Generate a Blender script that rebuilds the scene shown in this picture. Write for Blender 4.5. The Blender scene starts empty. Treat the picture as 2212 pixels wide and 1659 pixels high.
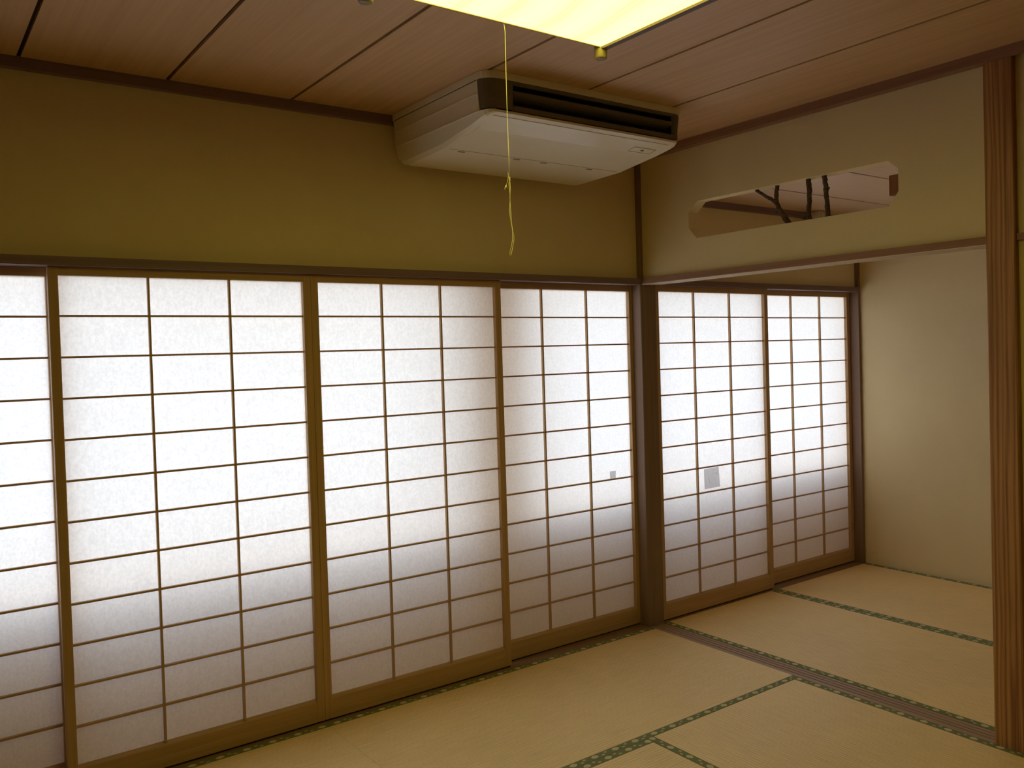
import bpy, bmesh, math, random
from mathutils import Vector, Matrix
from mathutils.geometry import tessellate_polygon

# ------------------------------------------------------------------ scene, camera, light
scene = bpy.context.scene
COL = scene.collection
scene.view_settings.view_transform = 'Standard'
scene.view_settings.look = 'None'
scene.view_settings.gamma = 1.0
scene.view_settings.use_curve_mapping = False
scene.view_settings.exposure = 0.50
scene.cycles.max_bounces = 11
scene.cycles.diffuse_bounces = 8
scene.cycles.transmission_bounces = 10
scene.cycles.sample_clamp_indirect = 6.0

YAW, PITCH, ROLL, FPX = -0.6625, -0.0217, -0.0286, 1877.2192
CAM = Vector((-3.0759, -3.292, 1.4326))
fwd = Vector((-math.sin(YAW) * math.cos(PITCH), math.cos(YAW) * math.cos(PITCH), math.sin(PITCH)))
rt = Vector((math.cos(YAW), math.sin(YAW), 0))
up = rt.cross(fwd)
r2 = math.cos(ROLL) * rt + math.sin(ROLL) * up
u2 = -math.sin(ROLL) * rt + math.cos(ROLL) * up
cd = bpy.data.cameras.new('camera')
cam = bpy.data.objects.new('camera', cd)
COL.objects.link(cam)
cam.matrix_world = Matrix(((r2.x, u2.x, -fwd.x, CAM.x), (r2.y, u2.y, -fwd.y, CAM.y),
                           (r2.z, u2.z, -fwd.z, CAM.z), (0, 0, 0, 1)))
cd.sensor_fit = 'HORIZONTAL'
cd.sensor_width = 36.0
cd.lens = FPX * 36.0 / 2212.0
cd.shift_x = -127.1965 / 2212.0
cd.shift_y = -30.6576 / 2212.0
cd.clip_start = 0.02
scene.camera = cam

SKY = 2.95           # daylight outside the paper screens
LAMP = 3.3           # radiance of the lit lamp diffuser

world = bpy.data.worlds.new('daylight')
scene.world = world
world.use_nodes = True
wn, wl = world.node_tree.nodes, world.node_tree.links
wn.clear()
wo = wn.new('ShaderNodeOutputWorld'); wb = wn.new('ShaderNodeBackground')
wc = wn.new('ShaderNodeTexCoord'); ws = wn.new('ShaderNodeSeparateXYZ'); wr = wn.new('ShaderNodeValToRGB')
wl.new(wc.outputs['Generated'], ws.inputs[0]); wl.new(ws.outputs['Z'], wr.inputs[0])
wr.color_ramp.elements[0].position = 0.0; wr.color_ramp.elements[0].color = (1.0, 0.97, 0.92, 1)
wr.color_ramp.elements[1].position = 0.8; wr.color_ramp.elements[1].color = (0.52, 0.70, 1.0, 1)
wl.new(wr.outputs[0], wb.inputs['Color']); wb.inputs['Strength'].default_value = SKY
wl.new(wb.outputs[0], wo.inputs[0])

# ------------------------------------------------------------------ materials
def new_mat(name):
    m = bpy.data.materials.new(name); m.use_nodes = True
    n, l = m.node_tree.nodes, m.node_tree.links
    return m, n, l, n['Principled BSDF']

def ramp(n, stops):
    r = n.new('ShaderNodeValToRGB')
    e = r.color_ramp.elements
    while len(e) < len(stops): e.new(0.5)
    for k, (p, c) in enumerate(stops):
        e[k].position = p; e[k].color = (*c, 1)
    return r

def mapping(n, l, scale, src='position', rot=(0, 0, 0)):
    mp = n.new('ShaderNodeMapping'); mp.inputs['Scale'].default_value = scale; mp.inputs['Rotation'].default_value = rot
    if src == 'position':
        g = n.new('ShaderNodeNewGeometry'); l.new(g.outputs['Position'], mp.inputs[0])
    else:
        g = n.new('ShaderNodeTexCoord'); l.new(g.outputs[src], mp.inputs[0])
    return mp

def noise(n, l, vec, scale, detail=4, rough=0.55):
    t = n.new('ShaderNodeTexNoise'); t.inputs['Scale'].default_value = scale
    t.inputs['Detail'].default_value = detail; t.inputs['Roughness'].default_value = rough
    l.new(vec.outputs[0], t.inputs['Vector'])
    return t

def bump(n, l, src, b, strength, dist):
    bp = n.new('ShaderNodeBump'); bp.inputs['Strength'].default_value = strength; bp.inputs['Distance'].default_value = dist
    l.new(src, bp.inputs['Height']); l.new(bp.outputs[0], b.inputs['Normal'])

def wood(name, dark, light, axis, rough=0.55, fine=1.0, contrast=0.5, spec=0.35):
    m, n, l, b = new_mat(name)
    s = [70 * fine, 70 * fine, 70 * fine]; s['XYZ'.index(axis)] = 1.6 * fine
    mp = mapping(n, l, s)
    t = noise(n, l, mp, 1.0, 5, 0.6)
    r = ramp(n, [(0.5 - contrast * 0.5, dark), (0.5 + contrast * 0.5, light)])
    l.new(t.outputs['Fac'], r.inputs[0]); l.new(r.outputs[0], b.inputs['Base Color'])
    b.inputs['Roughness'].default_value = rough
    b.inputs['Specular IOR Level'].default_value = spec
    bump(n, l, t.outputs['Fac'], b, 0.15, 0.001)
    return m

def plain(name, c, rough=0.5, spec=0.4, var=0.04, scale=30):
    m, n, l, b = new_mat(name)
    mp = mapping(n, l, (1, 1, 1)); t = noise(n, l, mp, scale, 3)
    r = ramp(n, [(0.3, tuple(x * (1 - var) for x in c)), (0.7, tuple(min(1, x * (1 + var)) for x in c))])
    l.new(t.outputs['Fac'], r.inputs[0]); l.new(r.outputs[0], b.inputs['Base Color'])
    b.inputs['Roughness'].default_value = rough; b.inputs['Specular IOR Level'].default_value = spec
    return m

def plaster(name, c):
    m, n, l, b = new_mat(name)
    mp = mapping(n, l, (1, 1, 1))
    t = noise(n, l, mp, 420, 3, 0.6); t2 = noise(n, l, mp, 3.0, 3)
    r = ramp(n, [(0.3, tuple(x * 0.93 for x in c)), (0.7, tuple(x * 1.06 for x in c))])
    mx = n.new('ShaderNodeMix'); mx.data_type = 'FLOAT'; mx.inputs[0].default_value = 0.45
    l.new(t.outputs['Fac'], mx.inputs[2]); l.new(t2.outputs['Fac'], mx.inputs[3])
    l.new(mx.outputs[0], r.inputs[0]); l.new(r.outputs[0], b.inputs['Base Color'])
    b.inputs['Roughness'].default_value = 0.95; b.inputs['Specular IOR Level'].default_value = 0.1
    bump(n, l, t.outputs['Fac'], b, 0.25, 0.001)
    return m

def paper(name, trans, refl, mottle=0.11):
    m = bpy.data.materials.new(name); m.use_nodes = True
    n, l = m.node_tree.nodes, m.node_tree.links
    n.clear()
    o = n.new('ShaderNodeOutputMaterial'); add = n.new('ShaderNodeAddShader')
    d = n.new('ShaderNodeBsdfDiffuse'); t = n.new('ShaderNodeBsdfTranslucent')
    mp = mapping(n, l, (1, 1, 0.8)); ns = noise(n, l, mp, 120, 4, 0.65)
    mp2 = mapping(n, l, (150, 150, 22)); ns2 = noise(n, l, mp2, 1.0, 2, 0.5)
    mx = n.new('ShaderNodeMix'); mx.data_type = 'FLOAT'; mx.inputs[0].default_value = 0.22
    l.new(ns.outputs['Fac'], mx.inputs[2]); l.new(ns2.outputs['Fac'], mx.inputs[3])
    r = ramp(n, [(0.36, tuple(x * (1 - mottle) for x in trans)), (0.62, tuple(min(1, x * (1 + mottle)) for x in trans))])
    l.new(mx.outputs[0], r.inputs[0]); l.new(r.outputs[0], t.inputs['Color'])
    d.inputs['Color'].default_value = (*refl, 1)
    l.new(d.outputs[0], add.inputs[0]); l.new(t.outputs[0], add.inputs[1]); l.new(add.outputs[0], o.inputs['Surface'])
    return m

def rush(name, c):
    m, n, l, b = new_mat(name)
    tc = n.new('ShaderNodeTexCoord'); sp = n.new('ShaderNodeSeparateXYZ'); l.new(tc.outputs['Object'], sp.inputs[0])
    k = n.new('ShaderNodeMath'); k.operation = 'MULTIPLY'; k.inputs[1].default_value = 2 * math.pi / 0.0145
    l.new(sp.outputs['Y'], k.inputs[0])
    s = n.new('ShaderNodeMath'); s.operation = 'SINE'; l.new(k.outputs[0], s.inputs[0])
    mp = mapping(n, l, (9, 140, 9), 'Object'); t = noise(n, l, mp, 1.0, 4, 0.6)
    mp2 = mapping(n, l, (1.6, 1.6, 1), 'Object'); t2 = noise(n, l, mp2, 1.0, 3, 0.5)
    mp3 = mapping(n, l, (240, 60, 1), 'Object'); t3 = noise(n, l, mp3, 1.0, 2, 0.5)
    a = n.new('ShaderNodeMath'); a.operation = 'MULTIPLY_ADD'; a.inputs[1].default_value = 0.15
    l.new(s.outputs[0], a.inputs[0]); l.new(t.outputs['Fac'], a.inputs[2])
    a2 = n.new('ShaderNodeMath'); a2.operation = 'MULTIPLY_ADD'; a2.inputs[1].default_value = 0.55
    l.new(t2.outputs['Fac'], a2.inputs[0]); l.new(a.outputs[0], a2.inputs[2])
    a3 = n.new('ShaderNodeMath'); a3.operation = 'MULTIPLY_ADD'; a3.inputs[1].default_value = 0.35
    l.new(t3.outputs['Fac'], a3.inputs[0]); l.new(a2.outputs[0], a3.inputs[2])
    r = ramp(n, [(0.60, tuple(x * 0.86 for x in c)), (1.30 / 1.3, tuple(min(1, x * 1.12) for x in c))])
    sc = n.new('ShaderNodeMath'); sc.operation = 'MULTIPLY'; sc.inputs[1].default_value = 0.84
    l.new(a3.outputs[0], sc.inputs[0]); l.new(sc.outputs[0], r.inputs[0]); l.new(r.outputs[0], b.inputs['Base Color'])
    b.inputs['Roughness'].default_value = 0.5; b.inputs['Specular IOR Level'].default_value = 0.6
    bump(n, l, s.outputs[0], b, 0.35, 0.0012)
    return m

def border_cloth(name, half=0.4525):
    """green tatami border cloth with woven pale medallions: one big and two small per 95 mm"""
    m, n, l, b = new_mat(name)
    tc = n.new('ShaderNodeTexCoord'); sp = n.new('ShaderNodeSeparateXYZ'); l.new(tc.outputs['Object'], sp.inputs[0])
    def math_(op, a, bb=None, c=None):
        q = n.new('ShaderNodeMath'); q.operation = op
        for i, v in enumerate((a, bb, c)):
            if v is None: continue
            if hasattr(v, 'links'): l.new(v, q.inputs[i])
            else: q.inputs[i].default_value = v
        return q.outputs[0]
    P = 0.0955
    ay = math_('ABSOLUTE', sp.outputs['Y'])          # distance from the mat's long axis
    v = math_('SUBTRACT', ay, half - 0.0165)    # across the border, 0 in its middle
    u = math_('SUBTRACT', math_('MODULO', math_('ADD', sp.outputs['X'], 50 * P), P), P / 2)
    def blob(du, dv, ru, rv, power=1.5):
        a1 = math_('POWER', math_('ABSOLUTE', math_('DIVIDE', math_('SUBTRACT', u, du), ru)), power)
        a2 = math_('POWER', math_('ABSOLUTE', math_('DIVIDE', math_('SUBTRACT', v, dv), rv)), power)
        return math_('LESS_THAN', math_('ADD', a1, a2), 1.0)
    big = blob(-0.022, 0.0, 0.0155, 0.0115)
    s1 = blob(0.012, 0.0065, 0.0078, 0.0052)
    s2 = blob(0.030, -0.0055, 0.0078, 0.0052)
    tot = math_('MAXIMUM', big, math_('MULTIPLY', math_('MAXIMUM', s1, s2), 0.75))
    stripe = math_('SINE', math_('MULTIPLY', math_('ADD', sp.outputs['X'], v), 1500.0))
    tot = math_('MULTIPLY', tot, math_('MULTIPLY_ADD', stripe, 0.16, 0.8))
    mx = n.new('ShaderNodeMix'); mx.data_type = 'RGBA'
    mx.inputs[6].default_value = (0.20, 0.215, 0.10, 1); mx.inputs[7].default_value = (0.74, 0.66, 0.40, 1)
    l.new(tot, mx.inputs[0]); l.new(mx.outputs[2], b.inputs['Base Color'])
    b.inputs['Roughness'].default_value = 0.75; b.inputs['Specular IOR Level'].default_value = 0.25
    return m

def pillar_wood(name, dark, light):
    """old cedar with cathedral grain along z"""
    m, n, l, b = new_mat(name)
    mp = mapping(n, l, (9, 9, 1.1)); dn = noise(n, l, mp, 0.9, 3, 0.5)
    w = n.new('ShaderNodeTexWave'); w.wave_type = 'RINGS'; w.rings_direction = 'Z'
    w.inputs['Scale'].default_value = 20.0; w.inputs['Distortion'].default_value = 7.0
    w.inputs['Detail'].default_value = 3.0; w.inputs['Detail Scale'].default_value = 1.2
    mp2 = n.new('ShaderNodeMapping'); mp2.inputs['Scale'].default_value = (1.0, 1.0, 0.02)
    mp2.inputs['Location'].default_value = (0.028, 1.852, 0.0); mp2.inputs['Rotation'].default_value = (0.006, 0.010, 0.0)
    g = n.new('ShaderNodeNewGeometry'); l.new(g.outputs['Position'], mp2.inputs[0])
    vm = n.new('ShaderNodeVectorMath'); vm.operation = 'MULTIPLY_ADD'
    vm.inputs[1].default_value = (0.035, 0.035, 0.0); l.new(dn.outputs['Color'], vm.inputs[0]); l.new(mp2.outputs[0], vm.inputs[2])
    l.new(vm.outputs[0], w.inputs['Vector'])
    mp3 = mapping(n, l, (105, 105, 1.6)); fn = noise(n, l, mp3, 1.0, 5, 0.65)
    mx = n.new('ShaderNodeMix'); mx.data_type = 'FLOAT'; mx.inputs[0].default_value = 0.74
    l.new(w.outputs['Fac'], mx.inputs[2]); l.new(fn.outputs['Fac'], mx.inputs[3])
    r = ramp(n, [(0.22, dark), (0.72, light)])
    l.new(mx.outputs[0], r.inputs[0]); l.new(r.outputs[0], b.inputs['Base Color'])
    b.inputs['Roughness'].default_value = 0.5; b.inputs['Specular IOR Level'].default_value = 0.35
    return m

def lamp_shade(name):
    """lit acrylic sheet with a faint printed ribbon pattern"""
    m = bpy.data.materials.new(name); m.use_nodes = True
    n, l = m.node_tree.nodes, m.node_tree.links
    n.clear()
    o = n.new('ShaderNodeOutputMaterial'); e = n.new('ShaderNodeEmission')
    mp = mapping(n, l, (1, 1, 1))
    w = n.new('ShaderNodeTexWave'); w.wave_type = 'BANDS'; w.bands_direction = 'X'
    w.inputs['Scale'].default_value = 2.6; w.inputs['Distortion'].default_value = 6.0
    w.inputs['Detail'].default_value = 0.0; w.inputs['Detail Scale'].default_value = 0.9
    l.new(mp.outputs[0], w.inputs['Vector'])
    r = ramp(n, [(0.0, (1.0, 0.90, 0.125)), (0.035, (0.98, 0.88, 0.095)), (0.08, (1.0, 0.90, 0.13)), (1.0, (1.0, 0.91, 0.15))])
    l.new(w.outputs['Fac'], r.inputs[0]); l.new(r.outputs[0], e.inputs['Color'])
    e.inputs['Strength'].default_value = LAMP
    l.new(e.outputs[0], o.inputs['Surface'])
    return m

M = {}
M['plaster'] = plaster('olive_plaster', (0.79, 0.66, 0.39))
M['trim_x'] = wood('brown_trim_wood_x', (0.19, 0.118, 0.125), (0.265, 0.17, 0.175), 'X', contrast=0.5)
M['trim_y'] = wood('brown_trim_wood_y', (0.25, 0.125, 0.075), (0.36, 0.19, 0.12), 'Y', contrast=0.5)
M['trim_z'] = wood('brown_trim_wood_z', (0.20, 0.125, 0.085), (0.30, 0.195, 0.135), 'Z', contrast=0.5)
M['frame_x'] = wood('screen_wood_x', (0.43, 0.265, 0.125), (0.58, 0.38, 0.20), 'X', contrast=0.5, rough=0.5)
M['frame_z'] = wood('screen_wood_z', (0.43, 0.265, 0.125), (0.58, 0.38, 0.20), 'Z', contrast=0.5, rough=0.5)
M['ceil_y'] = wood('ceiling_veneer_y', (0.56, 0.345, 0.175), (0.72, 0.465, 0.255), 'Y', fine=0.8, contrast=0.5, rough=0.42, spec=0.6)
M['ceil_x'] = wood('ceiling_veneer_x', (0.64, 0.46, 0.32), (0.76, 0.56, 0.40), 'X', fine=0.8, contrast=0.5, rough=0.42, spec=0.6)
M['gap'] = plain('dark_gap', (0.05, 0.026, 0.014), 0.9, 0.1)
M['paper'] = paper('screen_paper', (0.432, 0.415, 0.388), (0.54, 0.465, 0.37))
M['patch'] = paper('patch_paper', (0.43, 0.43, 0.45), (0.20, 0.19, 0.18), 0.05)
M['rush'] = rush('rush_weave', (0.90, 0.665, 0.315))
M['sill_y'] = wood('threshold_wood_y', (0.36, 0.235, 0.175), (0.47, 0.325, 0.25), 'Y', contrast=0.5, rough=0.45)
M['sill_x'] = wood('threshold_wood_x', (0.25, 0.145, 0.09), (0.33, 0.20, 0.13), 'X', contrast=0.5, rough=0.5)
M['soffit'] = wood('lintel_soffit_wood_y', (0.68, 0.54, 0.38), (0.82, 0.67, 0.48), 'Y', contrast=0.5)
M['pillar'] = pillar_wood('old_cedar', (0.20, 0.072, 0.018), (0.56, 0.29, 0.115))
M['west'] = plaster('bounce_damping_plaster', (0.07, 0.05, 0.03))  # for unseen south and west walls, darkened to cut bounced light
M['bounce_wall'] = plain('bounce_wall_tone', (0.48, 0.42, 0.32), 0.9, 0.1)  # made-up tone for an unseen wall, set for its bounce light
M['ac'] = plain('cream_plastic', (0.84, 0.77, 0.61), 0.32, 0.7, 0.02, 6)
M['ac_clip'] = plain('clip_plastic', (0.42, 0.36, 0.26), 0.5, 0.4)
M['ac_dark'] = plain('grey_plastic', (0.17, 0.14, 0.095), 0.55, 0.3)
M['ac_black'] = plain('black_plastic', (0.022, 0.02, 0.017), 0.7, 0.2)
M['lamp'] = lamp_shade('lit_lamp_acrylic')
M['lamp_wood'] = wood('lamp_wood_y', (0.13, 0.08, 0.075), (0.18, 0.115, 0.105), 'Y')
M['lamp_wood_x'] = wood('lamp_wood_x', (0.40, 0.25, 0.09), (0.52, 0.33, 0.13), 'X')
M['peg'] = plain('brass_brown_peg', (0.30, 0.22, 0.10), 0.35, 0.5)
M['cord'] = plain('cream_cord', (0.78, 0.70, 0.47), 0.8, 0.2)
M['bark'] = plain('dark_bark', (0.11, 0.075, 0.055), 0.9, 0.15, 0.4, 90)
M['edge'] = wood('red_brown_edge_wood', (0.20, 0.075, 0.03), (0.30, 0.13, 0.05), 'Z')
M['shade'] = plain('pale_fixture', (0.86, 0.80, 0.68), 0.5, 0.3)
M['outer'] = plain('outer_boarding', (0.58, 0.41, 0.19), 0.8, 0.2)
M['ground'] = plain('pale_ground', (0.42, 0.41, 0.39), 0.9, 0.1)

# ------------------------------------------------------------------ builders
def link(name, me, mat, parent=None):
    o = bpy.data.objects.new(name, me); COL.objects.link(o)
    if mat is not None and len(me.materials) == 0: me.materials.append(mat)
    if parent is not None: o.parent = parent
    return o

def mesh_from(name, verts, faces, smooth=False):
    me = bpy.data.meshes.new(name); me.from_pydata([tuple(v) for v in verts], [], faces)
    bm = bmesh.new(); bm.from_mesh(me); bmesh.ops.recalc_face_normals(bm, faces=bm.faces); bm.to_mesh(me); bm.free()
    if smooth:
        for p in me.polygons: p.use_smooth = True
    me.update()
    return me

BOXF = [(0, 1, 2, 3), (7, 6, 5, 4), (0, 4, 5, 1), (1, 5, 6, 2), (2, 6, 7, 3), (3, 7, 4, 0)]
def box_verts(x0, x1, y0, y1, z0, z1):
    return [(x0, y0, z0), (x1, y0, z0), (x1, y1, z0), (x0, y1, z0), (x0, y0, z1), (x1, y0, z1), (x1, y1, z1), (x0, y1, z1)]

def box(name, x0, x1, y0, y1, z0, z1, mat, parent=None, bevel=0.0):
    me = mesh_from(name, box_verts(min(x0, x1), max(x0, x1), min(y0, y1), max(y0, y1), min(z0, z1), max(z0, z1)), BOXF)
    if bevel:
        bm = bmesh.new(); bm.from_mesh(me)
        bmesh.ops.bevel(bm, geom=list(bm.edges), offset=bevel, segments=1, affect='EDGES')
        bm.to_mesh(me); bm.free()
    return link(name, me, mat, parent)

def boxes(name, lst, mat, parent=None):
    V, F = [], []
    for b in lst:
        k = len(V); V += box_verts(*b); F += [tuple(i + k for i in f) for f in BOXF]
    return link(name, mesh_from(name, V, F), mat, parent)

def holed_wall(name, outer, inner, x0, x1, mat, parent=None):
    """slab between x0 and x1; outer and inner are (y, z) outlines"""
    pts = outer + inner
    tris = tessellate_polygon([[Vector((p[0], p[1], 0)) for p in outer], [Vector((p[0], p[1], 0)) for p in inner]])
    n = len(pts)
    V = [(x0, p[0], p[1]) for p in pts] + [(x1, p[0], p[1]) for p in pts]
    F = [tuple(t) for t in tris] + [tuple(i + n for i in reversed(t)) for t in tris]
    no, ni = len(outer), len(inner)
    for i in range(no): j = (i + 1) % no; F.append((i, j, j + n, i + n))
    for i in range(ni): j = (i + 1) % ni; F.append((no + i, no + j, no + j + n, no + i + n))
    return link(name, mesh_from(name, V, F), mat, parent)

def tube(name, pts, rad, mat, parent=None, seg=8, smooth=True, jitter=0.0, seed=0):
    rnd = random.Random(seed)
    pts = [Vector(p) for p in pts]
    if not isinstance(rad, (list, tuple)): rad = [rad] * len(pts)
    V, F = [], []
    prev = None
    for i, p in enumerate(pts):
        t = (pts[min(i + 1, len(pts) - 1)] - pts[max(i - 1, 0)]).normalized()
        a = prev if prev is not None else (Vector((1, 0, 0)) if abs(t.x) < 0.9 else Vector((0, 1, 0)))
        n1 = (a - t * a.dot(t)).normalized(); n2 = t.cross(n1); prev = n1
        for k in range(seg):
            an = 2 * math.pi * k / seg
            r = rad[i] * (1 + jitter * (rnd.random() - 0.5) * 2)
            V.append(p + n1 * math.cos(an) * r + n2 * math.sin(an) * r)
    for i in range(len(pts) - 1):
        for k in range(seg):
            F.append((i * seg + k, i * seg + (k + 1) % seg, (i + 1) * seg + (k + 1) % seg, (i + 1) * seg + k))
    F.append(tuple(range(seg))); F.append(tuple((len(pts) - 1) * seg + k for k in reversed(range(seg))))
    return link(name, mesh_from(name, V, F, smooth), mat, parent)

def thing(name, label, cat, loc=(0, 0, 0), group=None, rz=0.0):
    o = bpy.data.objects.new(name, None); COL.objects.link(o)
    o.location = loc; o.rotation_euler = (0, 0, rz)
    o['label'] = label; o['category'] = cat
    if group: o['group'] = group
    return o

def tag(o, label, cat, group=None):
    o['label'] = label; o['category'] = cat
    if group: o['group'] = group
    return o

def struct(o, label=None):
    o['kind'] = 'structure'
    if label: o['label'] = label
    return o

def rebase(o):
    """keep the world shape and move the mesh object's origin to the middle of its base"""
    me = o.data
    xs = [v.co.x for v in me.vertices]; ys = [v.co.y for v in me.vertices]; zs = [v.co.z for v in me.vertices]
    c = Vector(((min(xs) + max(xs)) / 2, (min(ys) + max(ys)) / 2, min(zs)))
    me.transform(Matrix.Translation(-c)); o.location = o.location + c
    return o

# ------------------------------------------------------------------ dimensions (metres)
ZC, ZC2 = 2.4235, 2.232          # ceilings of the main and of the next room
ZK0, ZK1 = 1.76, 1.7905          # lintel bottom and top
XW, YS = -3.61, -3.66            # west and south walls of the main room
XE, YS2 = 1.872, -1.90           # end wall and south wall of the next room
YP1, YP2 = -1.7912, -1.8933      # right pillar

# ------------------------------------------------------------------ setting: floor, walls, ceiling
floor = struct(box('floor', XW - 0.1, XE + 0.1, YS - 0.1, 0.30, -0.14, -0.056, M['outer']))

struct(box('wall_north', XW, -0.052, 0.012, 0.09, ZK1, ZC + 0.02, M['plaster']), 'olive plaster wall above the row of paper screens')
struct(box('wall_north_next_room', 0.056, XE, 0.012, 0.09, ZK1, ZC2 + 0.02, M['plaster']), 'olive plaster strip above the next room screens')
ring = [(-0.4017, 2.129), (-1.408, 2.129), (-1.449, 2.092), (-1.449, 2.0056), (-1.407, 1.954), (-0.392, 1.954), (-0.342, 2.008), (-0.342, 2.083)]
wall_div = struct(holed_wall('wall_east', [(-0.012, ZK1), (-0.012, ZC + 0.02), (YP1, ZC + 0.02), (YP1, ZK1)], ring, -0.03, 0.03, M['plaster']),
                  'olive plaster partition with long chamfered cut-out above the opening')
box('wooden_edge', 0.002, 0.028, -1.4485, -1.3906, 2.0, 2.078, M['edge'], wall_div)['label'] = 'red brown wooden block lining the end of the cut-out'
struct(box('wall_east_beyond', -0.03, 0.03, YS, YP2, -0.05, ZC + 0.02, M['plaster']), 'plaster sliver right of the big pillar')
struct(box('wall_end', XE, XE + 0.07, YS2 - 0.07, 0.09, -0.05, ZC2 + 0.02, M['plaster']), 'bare olive plaster end wall of the next room')
struct(box('wall_south_next_room', 0.03, XE, YS2 - 0.07, YS2, -0.05, ZC2 + 0.02, M['bounce_wall']))
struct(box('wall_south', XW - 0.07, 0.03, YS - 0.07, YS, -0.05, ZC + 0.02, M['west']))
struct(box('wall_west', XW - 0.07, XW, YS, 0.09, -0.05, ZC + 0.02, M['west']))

# ceiling: backing slab and one object per board, with a dark joint between neighbours
ceil = struct(box('ceiling', XW - 0.07, 0.03, YS - 0.07, 0.09, ZC + 0.012, ZC + 0.06, M['gap']), 'brown boarded ceiling of the main room')
PITCH_B, X0_B, JOINT = 0.4429, -0.0659, 0.0125
for k in range(-1, 9):
    xa = X0_B - PITCH_B * (k + 1) + JOINT / 2
    xb = X0_B - PITCH_B * k - JOINT / 2
    xa, xb = max(xa, XW), min(xb, -0.03)
    if xb - xa > 0.01:
        box('ceiling_board', xa, xb, YS, 0.012, ZC, ZC + 0.012, M['ceil_y'], ceil)
ceil2 = struct(box('ceiling_next_room', 0.03, XE + 0.07, YS2 - 0.07, 0.09, ZC2 + 0.012, ZC2 + 0.05, M['gap']), 'boarded ceiling of the next room seen through the cut-out')
for k in range(-1, 4):
    ya = -0.425 - 0.462 * k; yb = ya + 0.462
    ya, yb = max(ya + 0.0065, YS2), min(yb - 0.0065, 0.012)
    box('ceiling_board', 0.03, XE, ya, yb, ZC2, ZC2 + 0.012, M['ceil_x'], ceil2)

# cornices, lintels, posts, sills
struct(box('trim_1', XW, -0.073, -0.018, 0.012, 2.3873, ZC, M['trim_x']), 'dark ceiling moulding over the paper screen wall')
struct(box('trim_2', -0.073, -0.03, YP1, -0.0125, 2.3873, ZC, M['trim_y']), 'dark ceiling moulding along the partition with cut-out')
struct(box('trim_3', -0.073, -0.0555, YS, YP1, 2.3873, ZC, M['trim_y']), 'ceiling moulding passing the big pillar')
struct(box('trim_4', XW, -0.052, -0.0255, 0.09, ZK0, ZK1, M['trim_x']), 'dark lintel over the main row of paper screens')
lintel = struct(box('trim_5', -0.05, 0.055, YP1, -0.0125, ZK0 + 0.003, ZK1, M['trim_y']), 'reddish lintel spanning the opening to next room')
for a, b in ((-0.05, -0.036), (-0.018, -0.004), (0.014, 0.028), (0.046, 0.055)):
    box('track_rib', a, b, YP1, -0.0125, ZK0, ZK0 + 0.003, M['soffit'], lintel)
struct(box('trim_6', 0.056, 1.85, -0.0255, 0.09, ZK0, ZK1, M['trim_x']), 'dark lintel over the next room screens')
struct(box('trim_7', -0.052, 0.056, -0.012, 0.09, -0.05, ZC, M['trim_z'], bevel=0.003), 'dark corner post between the two rows of screens')
struct(box('trim_8', -0.055, 0.05, YP2, YP1, -0.05, ZC, M['pillar'], bevel=0.004), 'big reddish cedar pillar at right edge')
struct(box('trim_9', 1.85, XE, -0.012, 0.09, -0.05, ZC2, M['trim_z']), 'slim post where screens meet the end wall')
struct(box('trim_10', 0.03, XE, -0.02, 0.012, ZC2 - 0.034, ZC2, M['trim_x']), 'ceiling moulding of next room seen through cut-out')
struct(box('trim_11', XE - 0.03, XE, YS2, -0.02, ZC2 - 0.034, ZC2, M['trim_y']))
struct(box('trim_12', -0.045, -0.03, YS, YP2, 1.767, 1.790, M['trim_y']), 'thin rail stub right of the big pillar')
struct(boxes('trim_13', [(XW, -0.052, -0.018, 0.034, -0.05, -0.0005), (XW, -0.052, 0.034, 0.05, -0.05, -0.003), (XW, -0.052, 0.05, 0.09, -0.05, -0.0005)], M['sill_x']), 'wooden sill track under the main screens')
struct(boxes('trim_14', [(0.056, 1.85, -0.016, 0.034, -0.05, -0.0005), (0.056, 1.85, 0.034, 0.05, -0.05, -0.003), (0.056, 1.85, 0.05, 0.09, -0.05, -0.0005)], M['sill_x']), 'wooden sill track under the next room screens')
thr = struct(box('trim_15', -0.047, 0.048, YP1, -0.0125, -0.05, -0.004, M['sill_y']), 'grooved wooden threshold between the two rooms')
for a, b in ((-0.047, -0.031), (-0.013, -0.006), (0.010, 0.017), (0.033, 0.048)):
    box('track_rib', a, b, YP1, -0.0125, -0.004, -0.001, M['sill_y'], thr)
struct(box('trim_16', XW, XW + 0.05, -0.012, 0.09, -0.05, ZC, M['trim_z']))

# outside: low boarded wall under the window, window posts, head, ground
YO = 0.262
struct(box('wall_outer_lower', XW - 0.6, XE + 0.6, YO, YO + 0.03, -0.6, 0.67, M['outer']))
struct(box('wall_outer_head', XW - 0.6, XE + 0.6, YO, YO + 0.03, 1.93, 2.9, M['outer']))
struct(box('trim_17', -1.09, -0.70, YO - 0.005, YO + 0.05, 0.67, 1.93, M['outer']))
struct(box('floor_passage', XW - 0.6, XE + 0.6, 0.09, YO, -0.06, -0.012, M['outer']))
struct(box('ceiling_passage', XW - 0.6, XE + 0.6, 0.09, YO, 1.93, 1.97, M['outer']))
struct(box('wall_daylight_stop_west', XW - 0.6, XW, 0.09, YO, -0.06, 2.0, M['outer']))  # unseen end block, added to stop daylight leaking in behind the screens
struct(box('wall_daylight_stop_east', XE, XE + 0.6, 0.09, YO, -0.06, 2.0, M['outer']))  # unseen as well, added against the same daylight leak
struct(box('wall_sky_block', XW - 0.8, XE + 0.8, YS - 0.8, 0.29, 2.75, 2.8, M['outer']))  # unseen cover, added to keep sky light out of the rooms
struct(box('floor_ground', -30, 30, 0.4, 40, -0.75, -0.65, M['ground']))

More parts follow.
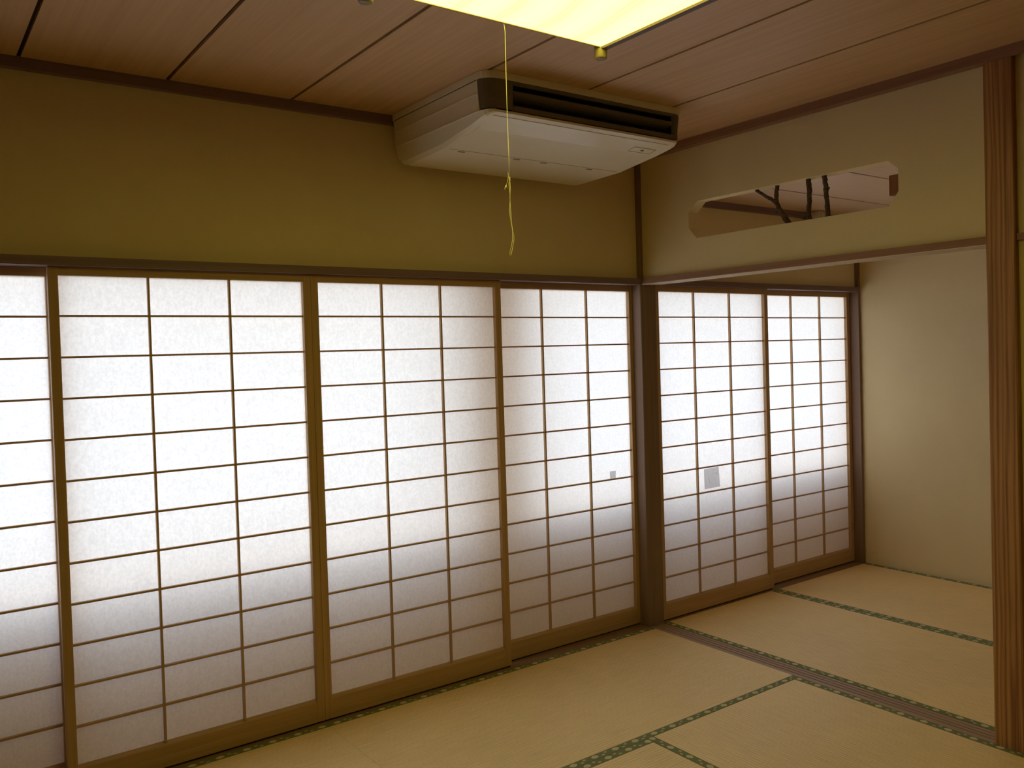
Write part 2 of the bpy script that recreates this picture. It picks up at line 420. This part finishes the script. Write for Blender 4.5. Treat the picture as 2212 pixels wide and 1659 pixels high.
# ------------------------------------------------------------------ paper sliding screens
ROWS = [1.5965 - 0.1373 * k for k in range(11)]
ZPT, ZPB = 1.73, 0.0936
pane_mesh = {}
bar_mesh = {}
def screen(x0, x1, y0, bars, label):
    """x0..x1 outer width, y0 front face; bars = x of the two upright lattice bars"""
    xc = (x0 + x1) / 2
    t = thing('shoji_screen', label, 'sliding screen', (xc, y0, 0), 'paper sliding screens')
    s = 0.0297
    a, b = x0 - xc, x1 - xc
    for (p, q) in ((a, a + s), (b - s, b)):
        box('stile', p, q, 0, 0.03, 0.007, ZK0 - 0.001, M['frame_z'], t, bevel=0.0012)
    box('top_rail', a + s, b - s, 0.001, 0.03, ZPT, ZK0 - 0.001, M['frame_x'], t)
    # bottom rail with a splayed upper edge
    me = mesh_from('bottom_rail', [(a + s, 0.001, 0.007), (b - s, 0.001, 0.007), (b - s, 0.03, 0.007), (a + s, 0.03, 0.007),
                                   (a + s, 0.001, ZPB - 0.008), (b - s, 0.001, ZPB - 0.008), (b - s, 0.0225, ZPB), (a + s, 0.0225, ZPB),
                                   (b - s, 0.03, ZPB), (a + s, 0.03, ZPB)],
                   [(0, 1, 2, 3), (0, 4, 5, 1), (4, 7, 6, 5), (7, 9, 8, 6), (2, 8, 9, 3), (1, 5, 6, 8, 2), (0, 3, 9, 7, 4)])
    link('bottom_rail', me, M['frame_x'], t)
    box('gap_shade_runner', a + 0.004, b - 0.004, 0.009, 0.021, -0.0005, 0.007, M['gap'], t)  # bottom tongue, coloured dark to give the shade of the gap
    for z in ROWS:
        box('lattice_bar', a + s - 0.004, b - s + 0.004, 0.0085, 0.0215, z - 0.0034, z + 0.0034, M['frame_x'], t)
    for x in bars:
        box('lattice_bar', x - xc - 0.0036, x - xc + 0.0036, 0.008, 0.0215, ZPB - 0.002, ZPT + 0.002, M['frame_z'], t)
    xs = [a + s - 0.003] + [x - xc for x in bars] + [b - s + 0.003]
    zs = [ZPT + 0.003] + ROWS + [ZPB - 0.003]
    for i in range(3):
        for j in range(12):
            key = (round(xs[i + 1] - xs[i], 5), round(zs[j] - zs[j + 1], 5))
            if key not in pane_mesh:
                w, h = key
                pane_mesh[key] = mesh_from('paper_pane', [(0, 0, 0), (w, 0, 0), (w, 0, -h), (0, 0, -h)], [(0, 1, 2, 3)])
            o = link('paper_pane', pane_mesh[key], M['paper'], t)
            o.location = (xs[i], 0.0222, zs[j])
    return t

W, S, XJ, DB = 0.8841, 0.0297, -1.7818, 0.0539
def even(x0, x1): return [x0 + S + (x1 - x0 - 2 * S) * k / 3 for k in (1, 2)]
p1 = (XJ - 2 * W + S, XJ - W + S)
screen(*p1, DB, even(*p1), 'paper sliding screen at the far left, cropped by the photo edge')
p2 = (XJ - W, XJ - 0.0003)
screen(*p2, 0.0, even(*p2), 'widest complete paper screen, left of the doubled centre stile')
p3 = (XJ + 0.0003, XJ + W)
screen(*p3, 0.0, even(*p3), 'paper screen right of the doubled centre stile, under the air conditioner')
p4 = (XJ + W - S, XJ + 2 * W - S - 0.001)
s4 = screen(*p4, DB, even(*p4), 'paper screen left of the dark corner post with tiny square grey patch')
p5 = (0.0562, 0.9625)
s5 = screen(*p5, 0.0, [0.3565, 0.6435], 'paper screen right of the dark corner post with large grey paper patch')
p6 = (0.9405, 1.8495)
screen(*p6, DB, [1.2597, 1.5463], 'last paper screen, touching the slim post by the bare end wall')

def patch(scr, quad, y, crease=()):
    ox, oy = scr.location.x, scr.location.y
    V = [(x - ox, y - oy, z) for x, z in quad]
    o = link('paper_patch', mesh_from('paper_patch', V, [(0, 1, 2, 3)]), M['patch'], scr)
    o['label'] = 'grey pasted paper patch'
    for k, (pts, r) in enumerate(crease):
        tube('crease', [(x - ox, y - oy - 0.0006, z) for x, z in pts], r, M['crease'], o, seg=5)
M['crease'] = paper('crease_paper', (0.75, 0.75, 0.75), (0.22, 0.22, 0.22), 0.02)
patch(s4, [(-0.2165, 0.8135), (-0.1775, 0.8135), (-0.1780, 0.7755), (-0.2165, 0.7755)], DB + 0.0212)
q5 = [(0.4150, 0.7620), (0.5330, 0.7650), (0.5420, 0.6530), (0.4170, 0.6510)]
patch(s5, q5, 0.0212, [([(0.486, 0.748), (0.492, 0.750), (0.497, 0.753)], 0.0016), ([(0.507, 0.732), (0.516, 0.727), (0.522, 0.724)], 0.0017),
                       ([(0.447, 0.722), (0.452, 0.706), (0.453, 0.692), (0.460, 0.684), (0.467, 0.680)], 0.0008)])

# ------------------------------------------------------------------ tatami mats
def mat(cx, cy, length, width, along, label=None, parent=None):
    rz = 0.0 if along == 'x' else math.pi / 2
    if parent is None:
        t = thing('tatami_mat', label, 'tatami mat', (cx, cy, 0), 'tatami mats', rz)
    h, w = length / 2 - 0.0006, width / 2 - 0.0006
    bw = 0.033
    def slab(name, y0, y1, z0, z1, m, par):
        o = box(name, -h, h, y0, y1, z0, z1, m, par)
        return o
    if parent is None:
        cloth = border_cloth('green_border_cloth', w)
        core = slab('rush_cover', -w + bw, w - bw, -0.055, 0.0, M['rush'], t)
        for s in (-1, 1):
            slab('cloth_border', min(s * w, s * (w - bw)), max(s * w, s * (w - bw)), -0.055, 0.0009, cloth, t)
        return t
    o = slab('tatami_mat', -w, w, -0.055, 0.0, M['rush'], None)
    o.location = (cx, cy, 0); o.rotation_euler = (0, 0, rz); o.parent = parent
    return o

XR = -0.0475
YA0, YA1 = -0.0185, -0.9475
ASEAM, BSEAM = -1.7832, -0.9420
ya, wa = (YA0 + YA1) / 2, YA0 - YA1
mat((XR + ASEAM) / 2, ya, XR - ASEAM, wa, 'x', 'tatami mat along the paper screens, ending at the dark corner post')
mat((ASEAM + XW) / 2, ya, ASEAM - XW, wa, 'x', 'tatami mat at lower left, beyond the thin borderless seam')
LB = 1.79
mat((XR + BSEAM) / 2, YA1 - LB / 2, LB, XR - BSEAM, 'y', 'tatami mat bordering the wooden threshold, reaching to the right pillar foot')
mat(BSEAM - LB / 2, YA1 - 0.4525, LB, 0.905, 'x', 'small tatami corner showing at the bottom edge between two green borders')
mat(BSEAM - LB / 2, YA1 - 0.905 - 0.4425, LB, 0.885, 'x', parent=floor)
mat((BSEAM - LB + XW) / 2, YA1 - LB / 2, LB, BSEAM - LB - XW, 'y', parent=floor)
mat((XW + ASEAM) / 2, (YA1 - LB + YS) / 2, ASEAM - XW, YA1 - LB - YS, 'x', parent=floor)
mat((XR + ASEAM) / 2, (YA1 - LB + YS) / 2, XR - ASEAM, YA1 - LB - YS, 'x', parent=floor)
XM = 0.9490
L2 = -0.0165 - YS2
mat((0.0485 + XM) / 2, -0.0165 - L2 / 2, L2, XM - 0.0485, 'y', 'next room tatami mat lying right behind the wooden threshold')
mat((XM + XE) / 2, -0.0165 - L2 / 2, L2, XE - XM, 'y', 'farthest tatami mat, against the bare end wall')

# ------------------------------------------------------------------ ceiling-hung air conditioner
ac = thing('air_conditioner', 'cream ceiling-hung air conditioner with dark outlet slot, in the corner above the screens', 'air conditioner', (-0.93, -0.37, ZC))
AO = ac.location
def loc(v): return (v[0] - AO.x, v[1] - AO.y, v[2] - AO.z)
LT, RT = -1.418, -0.436
ZTOP, ZRIM, ZSIDE = ZC - 0.001, 2.398, 2.289
def zb(y):
    P = [(-0.03, 2.236), (-0.055, 2.216), (-0.09, 2.2115), (-0.385, 2.2185), (-0.60, 2.249), (-0.69, 2.267), (-0.728, 2.281)]
    for (y0, z0), (y1, z1) in zip(P, P[1:]):
        if y1 <= y <= y0: return z0 + (z1 - z0) * (y - y0) / (y1 - y0)
    return P[-1][1]
def section(y, inset=0.0):
    z = zb(y); k = (ZSIDE - z) / 0.077
    return [(LT + inset, y, ZRIM), (LT + 0.006 + inset, y, ZSIDE), (LT + 0.012 + 0.008 * k + inset, y, z + 0.016 * k), (LT + 0.019 + 0.012 * k + inset, y, z),
            (RT - 0.030 - 0.036 * k - inset, y, z), (RT - 0.024 - 0.026 * k - inset, y, z + 0.016 * k), (RT - 0.019 - inset, y, ZSIDE), (RT - inset, y, ZRIM)]
def loft(name, secs, mat_, smooth=False):
    V, F = [], []
    n = len(secs[0])
    for s in secs: V += [loc(v) for v in s]
    for i in range(len(secs) - 1):
        for k in range(n):
            j = (k + 1) % n
            F.append((i * n + k, i * n + j, (i + 1) * n + j, (i + 1) * n + k))
    F.append(tuple(range(n))); F.append(tuple((len(secs) - 1) * n + k for k in reversed(range(n))))
    return link(name, mesh_from(name, V, F), mat_, ac)
casing = loft('casing', [section(y) for y in (-0.03, -0.055, -0.09, -0.24, -0.385, -0.50, -0.60, -0.675)], M['ac'])
# lower lip in front of the slot
lip = loft('lower_lip', [section(-0.675)[1:7], section(-0.695, 0.003)[1:7], section(-0.712, 0.012)[1:7], section(-0.722, 0.024)[1:7], section(-0.727, 0.042)[1:7]], M['ac'])
# top rim with rounded plan corners
def plan(off, y0=-0.03):
    pts = [(LT - off, y0)]
    yf, r = -0.729 - off, 0.055
    for k in range(7):
        a = math.pi + (math.pi / 2) * k / 6
        pts.append((LT - off + r + r * math.cos(a), yf + r + r * math.sin(a)))
    for k in range(7):
        a = 1.5 * math.pi + (math.pi / 2) * k / 6
        pts.append((RT + off - r + r * math.cos(a), yf + r + r * math.sin(a)))
    pts.append((RT + off, y0))
    return pts
def prism(name, pts, z0, z1, mat_, par):
    n = len(pts)
    V = [loc((x, y, z0)) for x, y in pts] + [loc((x, y, z1)) for x, y in pts]
    F = [tuple(range(n)), tuple(n + k for k in reversed(range(n)))] + [(k, (k + 1) % n, (k + 1) % n + n, k + n) for k in range(n)]
    return link(name, mesh_from(name, V, F), mat_, par)
prism('top_rim', plan(0.004), ZRIM, ZTOP, M['ac'], ac)
# grey outlet surround wrapping both front corners, with an open slot
def wall_strip(path, z0, z1, th):
    """vertical strip following a plan path, th thick inwards"""
    V, F = [], []
    cx, cy = (LT + RT) / 2, -0.45
    for (x, y) in path:
        d = Vector((cx - x, cy - y)); d = Vector((math.copysign(min(abs(d.x), 0.5), d.x), d.y)); d.normalize()
        V += [loc((x, y, z0)), loc((x, y, z1)), loc((x + d.x * th, y + d.y * th, z1)), loc((x + d.x * th, y + d.y * th, z0))]
    for i in range(len(path) - 1):
        for k in range(4):
            j = (k + 1) % 4
            F.append((i * 4 + k, i * 4 + j, (i + 1) * 4 + j, (i + 1) * 4 + k))
    F.append((0, 1, 2, 3)); e = (len(path) - 1) * 4; F.append((e + 3, e + 2, e + 1, e))
    return V, F
pl = plan(-0.001, -0.678)
left = pl[:8] + [(-1.305, -0.728)]
right = [(-0.500, -0.728)] + pl[8:]
V, F = [], []
def shear(path, z0):   # the surround leans back with the tapered sides
    return path
for path in (left, right):
    v, f = wall_strip(path, ZSIDE + 0.006, ZRIM, 0.012)
    # lower edge drawn in to follow the tapering sides
    for i, p in enumerate(v):
        if p[2] < 2.32 - AO.z:
            wx = p[0] + AO.x
            s = 0.008 if wx < -1.2 else -0.016
            v[i] = (p[0] + (s if (wx < -1.33 or wx > -0.47) else 0), p[1] + 0.002, p[2])
    k = len(V); V += v; F += [tuple(i + k for i in g) for g in f]
for (za, zb_) in ((ZSIDE + 0.004, 2.311), (2.386, ZRIM)):
    k = len(V); V += [loc(q) for q in box_verts(-1.305, -0.500, -0.728, -0.716, za, zb_)]; F += [tuple(i + k for i in g) for g in BOXF]
link('outlet_surround', mesh_from('outlet_surround', V, F), M['ac_dark'], ac)
V = []
F = []
for b in ((-1.34, -0.47, -0.679, -0.676, 2.297, ZRIM), (-1.305, -1.302, -0.716, -0.679, 2.30, ZRIM), (-0.503, -0.500, -0.716, -0.679, 2.30, ZRIM),
          (-1.305, -0.50, -0.716, -0.679, 2.386, 2.389), (-1.305, -0.50, -0.716, -0.679, 2.308, 2.311)):
    k = len(V); V += [loc(q) for q in box_verts(*b)]; F += [tuple(i + k for i in g) for g in BOXF]
outlet = link('air_outlet', mesh_from('air_outlet', V, F), M['ac_black'], ac)
# horizontal louvre blade, tilted
lv = mesh_from('louvre', [loc(q) for q in [(-1.300, -0.722, 2.354), (-0.506, -0.722, 2.354), (-0.506, -0.690, 2.337), (-1.300, -0.690, 2.337),
                                           (-1.300, -0.722, 2.366), (-0.506, -0.722, 2.366), (-0.506, -0.690, 2.342), (-1.300, -0.690, 2.342)]], BOXF)
link('louvre', lv, M['ac_dark'], ac)
for k in range(9):
    x = -1.24 + 0.085 * k
    box('vane', *[c for c in (x - AO.x, x + 0.003 - AO.x, -0.690 - AO.y, -0.680 - AO.y, 2.313 - AO.z, 2.384 - AO.z)], M['ac_black'], outlet)
# side ridges
for z in (2.350, ZSIDE):
    dx = (ZRIM - z) / (ZRIM - ZSIDE) * 0.006
    box('side_ridge', LT + dx - 0.0045 - AO.x, LT + dx + 0.001 - AO.x, -0.672 - AO.y, -0.06 - AO.y, z - 0.0016 - AO.z, z + 0.0016 - AO.z, M['ac'], casing)
box('side_joint', LT - 0.0005 - AO.x, LT + 0.001 - AO.x, -0.672 - AO.y, -0.04 - AO.y, ZRIM - 0.0035 - AO.z, ZRIM - AO.z, M['ac_dark'], casing)
# hinged intake panel below, proud of the casing, with clips and a plate
def under(x, y, d): return loc((x, y, zb(y) - d))
ys = [-0.392, -0.50, -0.60, -0.706]
V = [under(-1.372, y, 0.0005) for y in ys] + [under(-0.515, y, 0.0005) for y in ys] + [under(-1.374, y, 0.0016) for y in ys] + [under(-0.513, y, 0.0016) for y in ys]
n = 4
F = []
for i in range(n - 1):
    F += [(i, i + 1, n + i + 1, n + i), (2 * n + i, 3 * n + i, 3 * n + i + 1, 2 * n + i + 1), (i, 2 * n + i, 2 * n + i + 1, i + 1), (n + i, n + i + 1, 3 * n + i + 1, 3 * n + i)]
F += [(0, n, 3 * n, 2 * n), (n - 1, 3 * n - 1, 4 * n - 1, 2 * n - 1)]
panel = link('intake_panel', mesh_from('intake_panel', V, F), M['ac'], ac)
box('panel_seam', -1.366 - AO.x, -0.52 - AO.x, -0.3915 - AO.y, -0.3865 - AO.y, zb(-0.39) - 0.0012 - AO.z, zb(-0.39) + 0.001 - AO.z, M['ac_dark'], panel)
for x in (-1.305, -1.045, -0.91, -0.665):
    box('clip', x - 0.014 - AO.x, x + 0.014 - AO.x, -0.374 - AO.y, -0.365 - AO.y, zb(-0.37) - 0.0022 - AO.z, zb(-0.37) + 0.001 - AO.z, M['ac_clip'], casing)
V = []
F = []
def plate_bar(xa, xb, ya_, yb_):
    k = len(V)
    V.extend([under(xa, ya_, 0.0015), under(xb, ya_, 0.0015), under(xb, yb_, 0.0015), under(xa, yb_, 0.0015),
              under(xa, ya_, 0.0030), under(xb, ya_, 0.0030), under(xb, yb_, 0.0030), under(xa, yb_, 0.0030)])
    F.extend([tuple(i + k for i in g) for g in BOXF])
for q in ((-0.655, -0.535, -0.655, -0.652), (-0.655, -0.535, -0.615, -0.612), (-0.655, -0.652, -0.652, -0.615), (-0.538, -0.535, -0.652, -0.615)):
    plate_bar(*q)
link('name_plate', mesh_from('name_plate', V, F), M['ac'], panel)
V, F = [], []
plate_bar(-0.602, -0.588, -0.637, -0.630)
link('emblem', mesh_from('emblem', V, F), M['ac_dark'], panel)['label'] = 'tiny dark mark on the plate'

# ------------------------------------------------------------------ square ceiling lamp with pull cord
lamp = thing('ceiling_lamp', 'lit square ceiling lamp with glowing yellow panel and round corner pegs', 'lamp', (-1.80, -1.744, ZC))
LO = lamp.location
def lbox(name, x0, x1, y0, y1, z0, z1, m, par=None, bevel=0.0):
    return box(name, x0 - LO.x, x1 - LO.x, y0 - LO.y, y1 - LO.y, z0 - LO.z, z1 - LO.z, m, par or lamp, bevel)
LX0, LX1, LY0, LY1, LZ = -2.153, -1.447, -2.101, -1.387, 2.300
lbox('diffuser', LX0, LX1, LY0, LY1, LZ, LZ + 0.006, M['lamp'])
lbox('side_bar', LX1, LX1 + 0.020, LY0 - 0.004, LY1 + 0.004, LZ - 0.007, LZ + 0.035, M['lamp_wood'])
lbox('side_bar', LX0 - 0.020, LX0, LY0 - 0.004, LY1 + 0.004, LZ - 0.007, LZ + 0.035, M['lamp_wood'])
lbox('cross_strip', LX0, LX1, LY1, LY1 + 0.004, LZ - 0.002, LZ + 0.035, M['lamp_wood_x'])
lbox('cross_strip', LX0, LX1, LY0 - 0.004, LY0, LZ - 0.0005, LZ + 0.035, M['lamp_wood_x'])
lbox('housing', LX0 + 0.02, LX1 - 0.02, LY0 + 0.02, LY1 - 0.02, LZ + 0.006, ZC - 0.0005, M['ac'])
for x, y in ((LX1 + 0.010, LY1 + 0.014), (LX0 - 0.010, LY1 + 0.014), (LX1 + 0.010, LY0 - 0.014), (LX0 - 0.010, LY0 - 0.014)):
    tube('corner_peg', [(x - LO.x, y - LO.y, z - LO.z) for z in (LZ + 0.03, LZ + 0.001, 2.274, 2.270)], [0.0185, 0.0185, 0.0185, 0.0165], M['peg'], lamp, seg=20)

def on_y(px, py, y):
    d = fwd + r2 * ((px - 1106 - 127.1965) / FPX) - u2 * ((py - 829.5 + 30.6576) / FPX)
    t = (y - CAM.y) / d.y
    return CAM + d * t
YC = -1.3825
cord_main = [(-1.7775, YC, 2.302)] + [tuple(on_y(x, y, YC)) for x, y in ((1091, 68), (1093, 160), (1096, 260), (1099, 340), (1101, 388))]
def rel(pts): return [(p[0] - LO.x, p[1] - LO.y, p[2] - LO.z) for p in pts]
R = 0.0008
cord = tube('pull_cord', rel(cord_main), R, M['cord'], lamp, seg=6)
def strand(name, pix, dy=0.0, r=R):
    return tube(name, rel([on_y(x, y, YC + dy) for x, y in pix]), r, M['cord'], cord, seg=6)
strand('loop', [(1101, 386), (1099, 397), (1100, 408), (1101.5, 418), (1102, 435), (1101, 448), (1100.5, 456), (1102, 468), (1104, 480), (1106, 492), (1107, 504),
                (1107, 518), (1105, 530), (1102, 542), (1100.6, 548), (1102, 551.5), (1104, 550), (1106, 543), (1108, 530), (1110.6, 516), (1109.5, 506),
                (1107, 495), (1104.5, 478), (1103.5, 460), (1102.5, 445), (1101.5, 425), (1102.3, 405), (1101, 388)], 0.001)
strand('knot', [(1101.4, 383), (1100.6, 386), (1101.6, 389), (1100.8, 392)], 0, 0.0016)
strand('tail', [(1100.5, 384), (1098, 380), (1097, 372), (1098, 377), (1098, 384), (1096, 393), (1093.5, 401)], -0.001, 0.0006)
strand('tail_knot', [(1093.7, 400), (1092, 404), (1090, 409.5)], -0.001, 0.0014)
strand('tail_knot', [(1093, 401.5), (1095.2, 405.5)], -0.001, 0.0012)

# ------------------------------------------------------------------ branches set in the cut-out
def interp(pts, n):
    pts = [Vector(p) for p in pts]; out = []
    for i in range(len(pts) - 1):
        for k in range(n):
            out.append(pts[i].lerp(pts[i + 1], k / n))
    out.append(pts[-1])
    return out
def branch(pts, rads, seed, n=5):
    P = interp(pts, n)
    Rr = []
    for i in range(len(rads) - 1):
        for k in range(n): Rr.append(rads[i] + (rads[i + 1] - rads[i]) * k / n)
    Rr.append(rads[-1])
    rnd = random.Random(seed)
    P = [p + Vector((rnd.uniform(-1, 1), rnd.uniform(-1, 1), 0)) * 0.0012 for p in P]
    return P, [r * rnd.uniform(0.9, 1.1) for r in Rr]
fk = thing('branch', 'forked dark branch, leftmost of the three in the wall cut-out', 'branch', (0, -0.91, 1.9545), 'branches in the wall cut-out')
def fl(P): return [(p[0], p[1] + 0.91, p[2] - 1.9545) for p in P]
P, Rr = branch([(0, -0.9125, 1.955), (0, -0.882, 1.995), (0, -0.8565, 2.033), (0, -0.845, 2.062)], [0.0125, 0.0115, 0.0105, 0.0105], 3)
tube('stem', fl(P), Rr, M['bark'], fk, seg=9, jitter=0.08, seed=1)
P, Rr = branch([(0, -0.845, 2.058), (0, -0.846, 2.09), (0, -0.8535, 2.1285)], [0.010, 0.0095, 0.0092], 4)
tube('limb', fl(P), Rr, M['bark'], fk, seg=9, jitter=0.08, seed=2)
P, Rr = branch([(0, -0.848, 2.052), (0, -0.818, 2.075), (0, -0.785, 2.094), (0, -0.7365, 2.1285)], [0.009, 0.0078, 0.0072, 0.0075], 5)
tube('limb', fl(P), Rr, M['bark'], fk, seg=9, jitter=0.08, seed=3)
tube('stub', fl([(0, -0.864, 2.03), (-0.003, -0.853, 2.018), (-0.004, -0.846, 2.01)]), [0.009, 0.007, 0.004], M['bark'], fk, seg=7, jitter=0.1, seed=4)

b2 = thing('branch', 'straight dark branch with a knobbly foot, middle of the cut-out', 'branch', (0, -1.016, 1.9545), 'branches in the wall cut-out')
def f2(P): return [(p[0], p[1] + 1.016, p[2] - 1.9545) for p in P]
P, Rr = branch([(0, -1.0175, 1.955), (0, -1.013, 1.985), (0, -1.018, 2.03), (0, -1.021, 2.075), (0, -1.0165, 2.1285)], [0.0135, 0.0108, 0.0102, 0.0105, 0.0108], 7)
tube('stem', f2(P), Rr, M['bark'], b2, seg=9, jitter=0.08, seed=5)
tube('stub', f2([(0, -1.014, 1.968), (0, -0.998, 1.978), (0, -0.986, 1.985)]), [0.013, 0.011, 0.007], M['bark'], b2, seg=7, jitter=0.12, seed=6)
b3 = thing('branch', 'straight dark leaning branch, rightmost of the three in the cut-out', 'branch', (0, -1.111, 1.9545), 'branches in the wall cut-out')
def f3(P): return [(p[0], p[1] + 1.111, p[2] - 1.9545) for p in P]
P, Rr = branch([(0, -1.1125, 1.955), (0, -1.108, 2.0), (0, -1.104, 2.05), (0, -1.102, 2.09), (0, -1.0965, 2.1285)], [0.0105, 0.0102, 0.0105, 0.0105, 0.0110], 9)
tube('stem', f3(P), Rr, M['bark'], b3, seg=9, jitter=0.08, seed=7)
tube('stub', f3([(0, -1.106, 2.073), (0, -1.116, 2.076), (0, -1.1195, 2.078)]), [0.008, 0.006, 0.003], M['bark'], b3, seg=7)

# ------------------------------------------------------------------ pale box high on the next room's screen wall (a sliver shows through the cut-out)
wu = thing('wall_unit', 'pale rounded box high on the next room wall, glimpsed behind the branches', 'wall unit', (1.380, 0.012, 1.95))
def rbox(name, x0, x1, y0, y1, z0, z1, m, par, r):
    me = mesh_from(name, box_verts(x0, x1, y0, y1, z0, z1), BOXF)
    bm = bmesh.new(); bm.from_mesh(me)
    ed = [e for e in bm.edges if all(v.co.y < y1 - 1e-5 for v in e.verts)]
    bmesh.ops.bevel(bm, geom=ed, offset=r, segments=5, affect='EDGES')
    bm.to_mesh(me); bm.free()
    for p in me.polygons: p.use_smooth = True
    return link(name, me, m, par)
rbox('casing', -0.056, 0.056, -0.128, 0.0, 0.0, 0.278, M['shade'], wu, 0.012)
boxes('vent_slot', [(-0.035, 0.035, -0.1292, -0.123, 0.045 + 0.014 * k, 0.050 + 0.014 * k) for k in range(4)], M['ac_dark'], wu)
